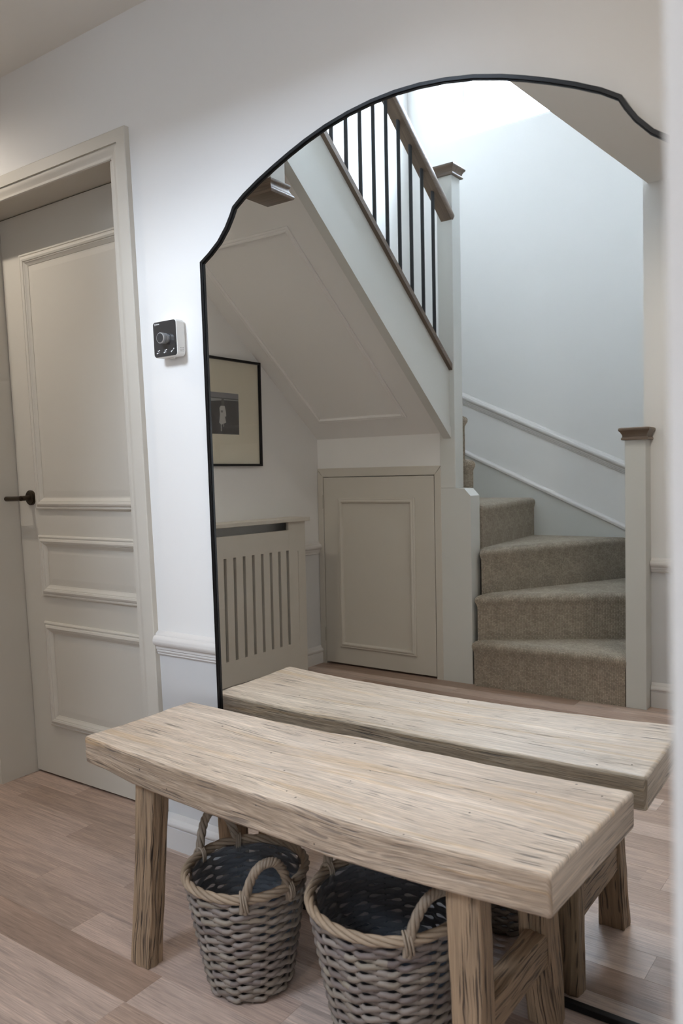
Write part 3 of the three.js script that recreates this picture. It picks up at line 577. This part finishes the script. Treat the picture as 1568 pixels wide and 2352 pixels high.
  part('base', new THREE.CylinderGeometry(rb - 0.004, rb - 0.004, 0.011, 40).translate(cx, 0.0065, cz), std({ color: '#5d5147', roughness: 0.8 }), o);
}
const D = Math.PI / 180;
basket('smaller grey wicker basket with two loop handles under the bench, beside its leg', 0.614, 0.329, 0.25, 0.127, 0.084, 20, 23, [[27 * D, 46 * D, 0.068, 0.004], [-163 * D, 46 * D, 0.082, 0.004]], 3);
basket('larger grey wicker basket under the bench, partly hidden by a bench leg', 0.974, 0.316, 0.292, 0.152, 0.104, 24, 26, [[24 * D, 46 * D, 0.075, 0.004], [-158 * D, 42 * D, 0.075, 0.004]], 40);

// ---------------------------------------------------------------- under-stair cupboard front
{
  const zf = ZC, d = struct('door_2', 'low greige cupboard door with one moulded panel under the stairs', 'cupboard door', [-0.655, 0, zf]);
  part('leaf', bx(-1.017, -0.298, 0.012, 1.068, zf, zf + 0.022, 0.0012), M.wood, d);
  const prof = [[0, -0.002], [0, 0.006], [0.004, 0.0095], [0.008, 0.0085], [0.010, 0.0085], [0.014, 0.0125], [0.019, 0.0135], [0.024, 0.0115], [0.027, 0.007], [0.029, 0.003], [0.029, -0.002]];
  part('panel_moulding', rectFrame(prof, [-0.915, 0.106, zf], [1, 0, 0], UP, [0, 0, -1], 0.5, 0.846), M.wood, d);
  for (const y of [0.93, 0.172]) part('hinge', new THREE.CylinderGeometry(0.0045, 0.0045, 0.078, 12).translate(-1.019, y, zf - 0.004), std({ color: '#b9b4a8', metalness: 0.6, roughness: 0.4 }), d);
  const t = struct('trim_7', 'greige casing around the low cupboard door', 'door casing', [-0.655, 0, zf]);
  const cp = [[0, 0], [0, 0.006], [0.002, 0.008], [0.036, 0.008], [0.0385, 0.0055], [0.0385, 0]];
  const za = zf + 0.006;
  part('casing_leg', strip(cp, [-0.2945, 0, za], [-0.2945, 1.0715, za], [1, 0, 0], [0, 0, -1], 0, 1), M.wood, t);
  part('casing_leg', strip(cp, [-1.0205, 0, za], [-1.0205, 1.0715, za], [-1, 0, 0], [0, 0, -1], 0, 1), M.wood, t);
  part('casing_head', strip(cp.map(([a, b]) => [a * 1.25, b]), [-1.0205, 1.0715, za], [-0.2945, 1.0715, za], UP, [0, 0, -1], -0.8, 0.8), M.wood, t);
  const w = struct('wall_cupboard', 'strip of wall between cupboard casing and sloping soffit', 'wall', [-0.655, 1.1, zf]);
  part('plaster', [bx(XL, -0.256, 1.1, 1.36, zf + 0.006, zf + 0.05), bx(XL, -1.0205, 0, 1.1, zf + 0.006, zf + 0.05), bx(-0.2945, -0.256, 0, 1.1, zf + 0.006, zf + 0.05)], M.wall, w);
  part('cupboard_back', [bx(XL, -0.256, 0, 1.1, zf + 0.085, zf + 0.095)], M.wall, w);
}

// ---------------------------------------------------------------- staircase
const RISE = 0.23, SL = 0.8;
const sofY = (z) => 1.29 + SL * (ZC - z), XS = -0.2;
{
  const t = thing('staircase', 'winding carpeted staircase with black metal balusters and oak handrail', 'staircase', [-0.2, 0, 2.4]);
  // carpeted steps: plan polygons (x, z) with a soft nosing along the first edge
  const carpetStep = (poly, y0, y1) => {
    const prof = [[y0, 0], [y1 - 0.062, 0], [y1 - 0.05, 0.003], [y1 - 0.038, 0.007], [y1 - 0.025, 0.0075], [y1 - 0.014, 0.004], [y1 - 0.006, -0.004], [y1 - 0.001, -0.014], [y1, -0.026]];
    const n = poly.length, ar = THREE.ShapeUtils.area(poly.map((p) => new THREE.Vector2(...p))), sg = ar > 0 ? 1 : -1;
    const off = (w) => poly.map((p, i) => { const a = poly[(i - 1 + n) % n], b = poly[(i + 1) % n], n1 = [(p[1] - a[1]) * sg, -(p[0] - a[0]) * sg], n2 = [(b[1] - p[1]) * sg, -(b[0] - p[0]) * sg], l1 = Math.hypot(...n1), l2 = Math.hypot(...n2), u = [n1[0] / l1 + n2[0] / l2, n1[1] / l1 + n2[1] / l2], k = 2 / Math.max(0.7, u[0] * u[0] + u[1] * u[1]); return [p[0] + u[0] * k * w, p[1] + u[1] * k * w]; });
    const rings = prof.map(([y, w]) => off(w).map(([x, z]) => [x, y, z])), pos = [], uv = []; let acc = 0; const vs = prof.map(([y, w], i) => (acc += i ? Math.hypot(y - prof[i - 1][0], w - prof[i - 1][1]) : y0));
    const per = [0]; for (let i = 0; i < n; i++) per.push(per[i] + Math.hypot(poly[(i + 1) % n][0] - poly[i][0], poly[(i + 1) % n][1] - poly[i][1]));
    for (let r = 0; r + 1 < rings.length; r++) for (let i = 0; i < n; i++) { const j = (i + 1) % n, a = rings[r][i], b = rings[r][j], c = rings[r + 1][j], d = rings[r + 1][i]; pos.push(...a, ...d, ...c, ...a, ...c, ...b); uv.push(per[i], vs[r], per[i], vs[r + 1], per[i + 1], vs[r + 1], per[i], vs[r], per[i + 1], vs[r + 1], per[i + 1], vs[r]); }
    const top = rings[rings.length - 1], bot = rings[0], ex = V(poly[1][0] - poly[0][0], 0, poly[1][1] - poly[0][1]).normalize();
    for (const [a, b, c] of THREE.ShapeUtils.triangulateShape(poly.map((p) => new THREE.Vector2(...p)), [])) {
      const put = (q, o) => o.forEach((k) => { pos.push(...q[k]); const dx = q[k][0] - poly[0][0], dz = q[k][2] - poly[0][1]; uv.push(dx * ex.x + dz * ex.z, vs[vs.length - 1] + Math.abs(dx * ex.z - dz * ex.x)); });
      put(top, sg > 0 ? [a, c, b] : [a, b, c]); put(bot, sg > 0 ? [a, b, c] : [a, c, b]);
    }
    return fromTris(pos, uv, 0.9);
  };
  const RX = 0.795, ZB2 = ZF - 0.014;
  const plans = [
    [[-0.072, 2.214], [0.678, 2.226], [0.678, 2.32], [RX, 2.33], [RX, 2.84], [-0.06, 2.29]],
    [[-0.064, 2.242], [RX, 2.795], [RX, ZB2], [0.39, ZB2], [-0.06, 2.35]],
    [[-0.06, 2.285], [0.372, ZB2], [-0.22, ZB2], [-0.1, 2.36]],
    [[-0.082, 2.345], [-0.192, ZB2], [-1.055, ZB2], [-1.055, 3.16], [-0.14, 2.34]],
    [[-0.13, 2.345], [-1.055, 3.22], [-1.055, 2.66], [-0.19, 2.325]],
    [[-0.17, 2.335], [-1.055, 2.72], [-1.055, 2.295], [-0.255, 2.295]],
  ];
  plans.forEach((p, k) => part('step', carpetStep(p, k ? k * RISE - 0.04 : 0, (k + 1) * RISE), M.carpet, t, k ? null : 'bottom carpeted step'));
  for (let k = 6; k < 11; k++) { const z = 2.29 - (k - 6) * 0.28, z1 = Math.max(z - 0.3, ZO + 0.002); part('step', carpetStep([[-0.245, z], [-1.055, z], [-1.055, z1], [-0.245, z1]], Math.min(sofY(z1) + 0.036, (k + 1) * RISE - 0.066), (k + 1) * RISE), M.carpet, t); }
  // soffit board with a moulded frame
  const zt = ZO + 0.004, n = Math.hypot(1, SL), along = [0, SL / n, -1 / n], down = [0, -1 / n, -SL / n];
  const so = part('soffit', prism([[ZC + 0.006, sofY(ZC + 0.006)], [zt, sofY(zt)], [zt, sofY(zt) + 0.03], [ZC + 0.006, sofY(ZC + 0.006) + 0.03]], 'x', XL, XS - 0.03), M.wall, t, 'sloping painted panel under the stair flight');
  const mp = [[0, -0.001], [0, 0.006], [0.005, 0.0095], [0.012, 0.008], [0.016, 0.011], [0.022, 0.011], [0.028, 0.005], [0.028, -0.001]];
  const zb = 2.125, O = [-0.965, sofY(zb), zb];
  part('soffit_moulding', rectFrame(mp, O, [1, 0, 0], along, down, 0.575, 1.2), M.wall, so);
  // outer string, its base mould and oak capping rail
  const P = (z, dy) => [z, sofY(z) + dy], z0 = ZC + 0.02, z1 = 0.915;
  const sg = part('string', prism([P(z0, -0.03), P(z1, -0.03), P(z1, 0.312), P(z0, 0.312)], 'x', XS - 0.034, XS), M.stairWhite, t, 'pale painted outer string of the stair flight');
  part('base_moulding', prism([P(z0, -0.034), P(z1, -0.034), P(z1, 0.022), P(z0, 0.022)], 'x', XS - 0.038, XS + 0.008), M.stairWhite, sg);
  part('capping_rail', boxUV(prism([P(z0 - 0.01, 0.312), P(z1, 0.312), P(z1, 0.343), P(z0 - 0.01, 0.343)], 'x', XS - 0.052, XS + 0.02), 'z'), M.oakDark, t, 'oak capping rail under the balusters');
  // newels
  const cap = (y, inv = 1) => [[0.0455, y], [0.056, y + 0.001 * inv], [0.0575, y + 0.006 * inv], [0.056, y + 0.011 * inv], [0.0525, y + 0.015 * inv], [0.0535, y + 0.024 * inv], [0.060, y + 0.036 * inv], [0.0655, y + 0.041 * inv], [0.067, y + 0.048 * inv], [0.0645, y + 0.054 * inv], [0.056, y + 0.057 * inv]];
  const nx = -0.215, nz = ZC + 0.0445;
  const nw = part('newel_post', bx(-0.2585, -0.1715, 1.0025, 2.578, ZC, ZC + 0.089, 0.0025), M.stairWhite, t, 'tall painted newel post at the turn of the stairs');
  part('newel_cap', boxUV(squareLathe(cap(2.576), nx, nz)), M.oakDark, nw, 'oak newel cap');
  part('pier', prism([[-0.2585, 0], [-0.088, 0], [-0.088, 0.962], [-0.124, 1.0], [-0.1715, 1.002], [-0.2585, 1.002]], 'z', ZC, ZC + 0.1005), M.stairWhite, t, 'wider painted base of the newel');
  const pd = part('newel_post', bx(-0.2585, -0.1715, 2.165, 3.72, 0.832, 0.914, 0.0025), M.stairWhite, t, 'painted newel hanging below the ceiling edge');
  part('newel_cap', boxUV(squareLathe(cap(2.167, -1), nx, 0.873)), M.oakDark, pd, 'oak drop cap under the hanging newel');
  part('newel_cap', boxUV(squareLathe(cap(3.72), nx, 0.873)), M.oakDark, pd);
  const ns = part('newel_post', bx(0.683, 0.774, 0, 1.21, 2.2216, 2.3126, 0.0025), M.stairWhite, t, 'short painted newel at the foot of the stairs');
  part('newel_cap', boxUV(squareLathe(cap(1.2085).map(([w, y]) => [w * 1.02, y]), 0.7285, 2.267)), M.oakDark, ns, 'oak newel cap');
  // handrail and balusters
  const rp = [[-0.03, 0], [-0.034, 0.006], [-0.034, 0.03], [-0.03, 0.046], [-0.018, 0.058], [0, 0.062], [0.018, 0.058], [0.03, 0.046], [0.034, 0.03], [0.034, 0.006], [0.03, 0]];
  const hy = (z) => 2.462 + 0.76 * (2.086 - z);
  part('handrail', boxUV(strip(rp, [XS - 0.003, hy(ZC + 0.004), ZC + 0.004], [XS - 0.003, hy(0.915), 0.915], [1, 0, 0], [0, 1 / n, SL / n], 0, 0, 0.7), 'z'), M.oakDark, t, 'oak handrail');
  for (let k = 0; k < 11; k++) { const z = 2.091 - 0.1045 * k; part('baluster', new THREE.CylinderGeometry(0.009, 0.009, hy(z) + 0.012 - (sofY(z) + 0.337), 14).translate(XS - 0.003, (hy(z) + 0.012 + sofY(z) + 0.337) / 2, z), M.iron, t); }
}

// ---------------------------------------------------------------- radiator cover
{
  const xf = -0.95, t = thing('radiator_cover', 'greige slatted radiator cover with shelf top against the wall', 'radiator cover', [-1.0, 0, 1.5]), z0 = 0.96, z1 = 1.966, m = M.wood, th = 0.018;
  part('shelf', bx(XL + 0.002, xf + 0.022, 0.838, 0.858, z0 - 0.02, z1 + 0.02, 0.003), m, t);
  part('side_panel', bx(XL + 0.002, xf - th, 0, 0.838, z1 - th, z1), m, t); part('side_panel', bx(XL + 0.002, xf - th, 0, 0.838, z0, z0 + th), m, t);
  const stile = (a, b) => part('stile', bx(xf - th, xf, 0, 0.838, a, b, 0.0012), m, t);
  stile(1.827, z1); stile(z0, 1.08);
  part('top_rail', bx(xf - th, xf, 0.688, 0.795, 1.08, 1.827), m, t);
  part('bottom_rail', bx(xf - th, xf, 0.064, 0.186, 1.08, 1.827), m, t);
  for (let k = 0; k < 11; k++) { const b = 1.8065 - k * 0.0672, a = b - 0.0478; part('slat', bx(xf - th, xf - 0.001, 0.186, 0.688, Math.max(a, 1.08), b), m, t); }
  part('edge_bead', bx(xf - 0.001, xf + 0.003, 0.2, 0.68, 1.9, 1.904), m, t);
  part('radiator', bx(XL + 0.012, xf - 0.045, 0.12, 0.78, z0 + 0.08, z1 - 0.1), std({ color: '#e6e4df', roughness: 0.45 }), t, 'white radiator behind the slats');
}

// ---------------------------------------------------------------- framed photograph
{
  const y0 = 1.135, y1 = 1.672, z0 = 1.19, z1 = 1.738, x = XL, t = thing('framed_photograph', 'black framed monochrome photograph with wide cream mount above the radiator cover', 'picture frame', [x, 1.135, 1.465]);
  const fp = [[0, 0], [0, 0.02], [0.012, 0.02], [0.012, 0.006], [0.012, 0]];
  part('frame', rectFrame(fp, [x + 0.001, y0, z1], [0, 0, -1], UP, [1, 0, 0], z1 - z0, y1 - y0), M.black, t, 'thin black frame');
  part('mount', bx(x + 0.001, x + 0.009, y0 + 0.005, y1 - 0.005, z0 + 0.005, z1 - 0.005), std({ color: '#ddd6c2', roughness: 0.9 }), t, 'cream card mount');
  const cv = document.createElement('canvas'); cv.width = 440; cv.height = 400; const c = cv.getContext('2d');
  c.fillStyle = '#3d3e40'; c.fillRect(0, 0, 440, 400); c.fillStyle = '#85868a'; c.fillRect(0, 0, 440, 52);
  c.fillStyle = '#505256'; c.fillRect(0, 50, 440, 8); c.fillStyle = '#9b9c9d'; c.beginPath(); c.moveTo(0, 62); c.lineTo(440, 58); c.lineTo(440, 92); c.lineTo(200, 72); c.lineTo(0, 70); c.fill();
  for (let i = 0; i < 2200; i++) { const g = 42 + Math.floor(36 * rnd()); c.fillStyle = `rgba(${g},${g},${g},.35)`; c.fillRect(rnd() * 440, 95 + rnd() * 305, 3 + rnd() * 12, 1.5); }
  // small figure in a pale dress walking on dark ground
  c.fillStyle = '#5b5a5a'; c.beginPath(); c.ellipse(232, 86, 22, 32, 0, 0, 7); c.fill(); c.fillRect(214, 88, 36, 50);
  c.fillStyle = '#bcbbb8'; c.beginPath(); c.moveTo(205, 128); c.lineTo(262, 128); c.lineTo(282, 150); c.lineTo(276, 210); c.lineTo(290, 292); c.lineTo(262, 312); c.lineTo(225, 300); c.lineTo(190, 288); c.lineTo(204, 230); c.lineTo(186, 228); c.lineTo(190, 180); c.closePath(); c.fill();
  c.fillStyle = '#787776'; c.fillRect(232, 172, 32, 20); c.fillStyle = '#a2a09d'; c.fillRect(222, 304, 12, 26); c.fillRect(256, 312, 13, 62);
  const tx = new THREE.CanvasTexture(cv); tx.colorSpace = THREE.SRGBColorSpace;
  const pg = new THREE.PlaneGeometry(0.215, 0.205).rotateY(Math.PI / 2).translate(x + 0.0096, 1.397, 1.4675);
  part('photograph', plain(pg), std({ map: tx, roughness: 0.6 }), t, 'monochrome photograph of a small figure in a pale dress');
  part('glazing', bx(x + 0.0125, x + 0.0145, y0 + 0.011, y1 - 0.011, z0 + 0.011, z1 - 0.011), phys({ color: '#ffffff', transmission: 1, thickness: 0, roughness: 0, ior: 1.5 }), t, 'picture glass');
}

// ---------------------------------------------------------------- stair window
{
  const t = struct('window_1', 'white framed window high on the stairwell wall', 'window', [-0.15, WIN.y0, ZF + 0.2]), za = ZF + 0.2, zb = ZF + 0.26, f = 0.06;
  const { x0, x1, y0, y1 } = WIN, xm = (x0 + x1) / 2 + 0.05;
  part('window_frame', [bx(x0, x0 + f, y0, y1, za, zb), bx(x1 - f, x1, y0, y1, za, zb), bx(x0, x1, y0, y0 + f * 0.6, za, zb), bx(x0, x1, y1 - f, y1, za, zb)], M.upvc, t);
  const sash = (a, b) => { const s = part('sash', rectFrame([[0, 0], [0, 0.014], [0.004, 0.018], [0.04, 0.018], [0.046, 0.01], [0.046, 0]], [a, y0 + f * 0.6, zb - 0.02], [1, 0, 0], UP, [0, 0, -1], b - a, y1 - y0 - f * 1.6), M.upvc, t); part('pane', bx(a + 0.03, b - 0.03, y0 + 0.05, y1 - 0.07, zb - 0.014, zb - 0.010), phys({ color: '#ffffff', transmission: 1, thickness: 0, roughness: 0, ior: 1.5 }), s); };
  sash(x0 + f, xm); sash(xm, x1 - f);
  part('sill', bx(x0 - 0.0, x1, y0 - 0.001, y0 + 0.012, ZF + 0.001, za), M.upvc, t);
}

// ---------------------------------------------------------------- recessed ceiling lights of the hall
function downlight(x, z, power, label) {
  const o = thing('ceiling_downlight', label, 'downlight', [x, H, z], 'recessed downlights in the hall ceiling');
  const ring = new THREE.LatheGeometry([[0.032, 0.004], [0.034, -0.002], [0.042, -0.004], [0.045, -0.0005], [0.045, 0.002]].map((p) => new THREE.Vector2(...p)), 40).translate(x, H - 0.001, z);
  part('trim_ring', plain(ring), M.white, o);
  part('lens', new THREE.CylinderGeometry(0.033, 0.033, 0.003, 32).translate(x, H - 0.002, z), std({ color: '#fff6e8', emissive: new THREE.Color().setRGB(1, 0.91, 0.79), emissiveIntensity: 6 }), o, 'glowing lamp lens');
  const l = new THREE.SpotLight(new THREE.Color().setRGB(1, 0.91, 0.79), power, 0, 84 * D, 1, 2);
  l.position.set(0, -0.006, 0); l.target.position.set(0, -1, 0); l.castShadow = true; l.shadow.radius = 1.6; l.name = 'downlight_beam'; o.add(l); o.add(l.target);
}
downlight(-0.9, 0.42, 2.55, 'recessed downlight in the ceiling before the panelled door');
downlight(1.3, 0.78, 1.35, 'recessed downlight in the ceiling above the bench');
downlight(1.22, 1.68, 2.1, 'recessed downlight in the ceiling between mirror and front wall');

renderer.render(scene, camera);
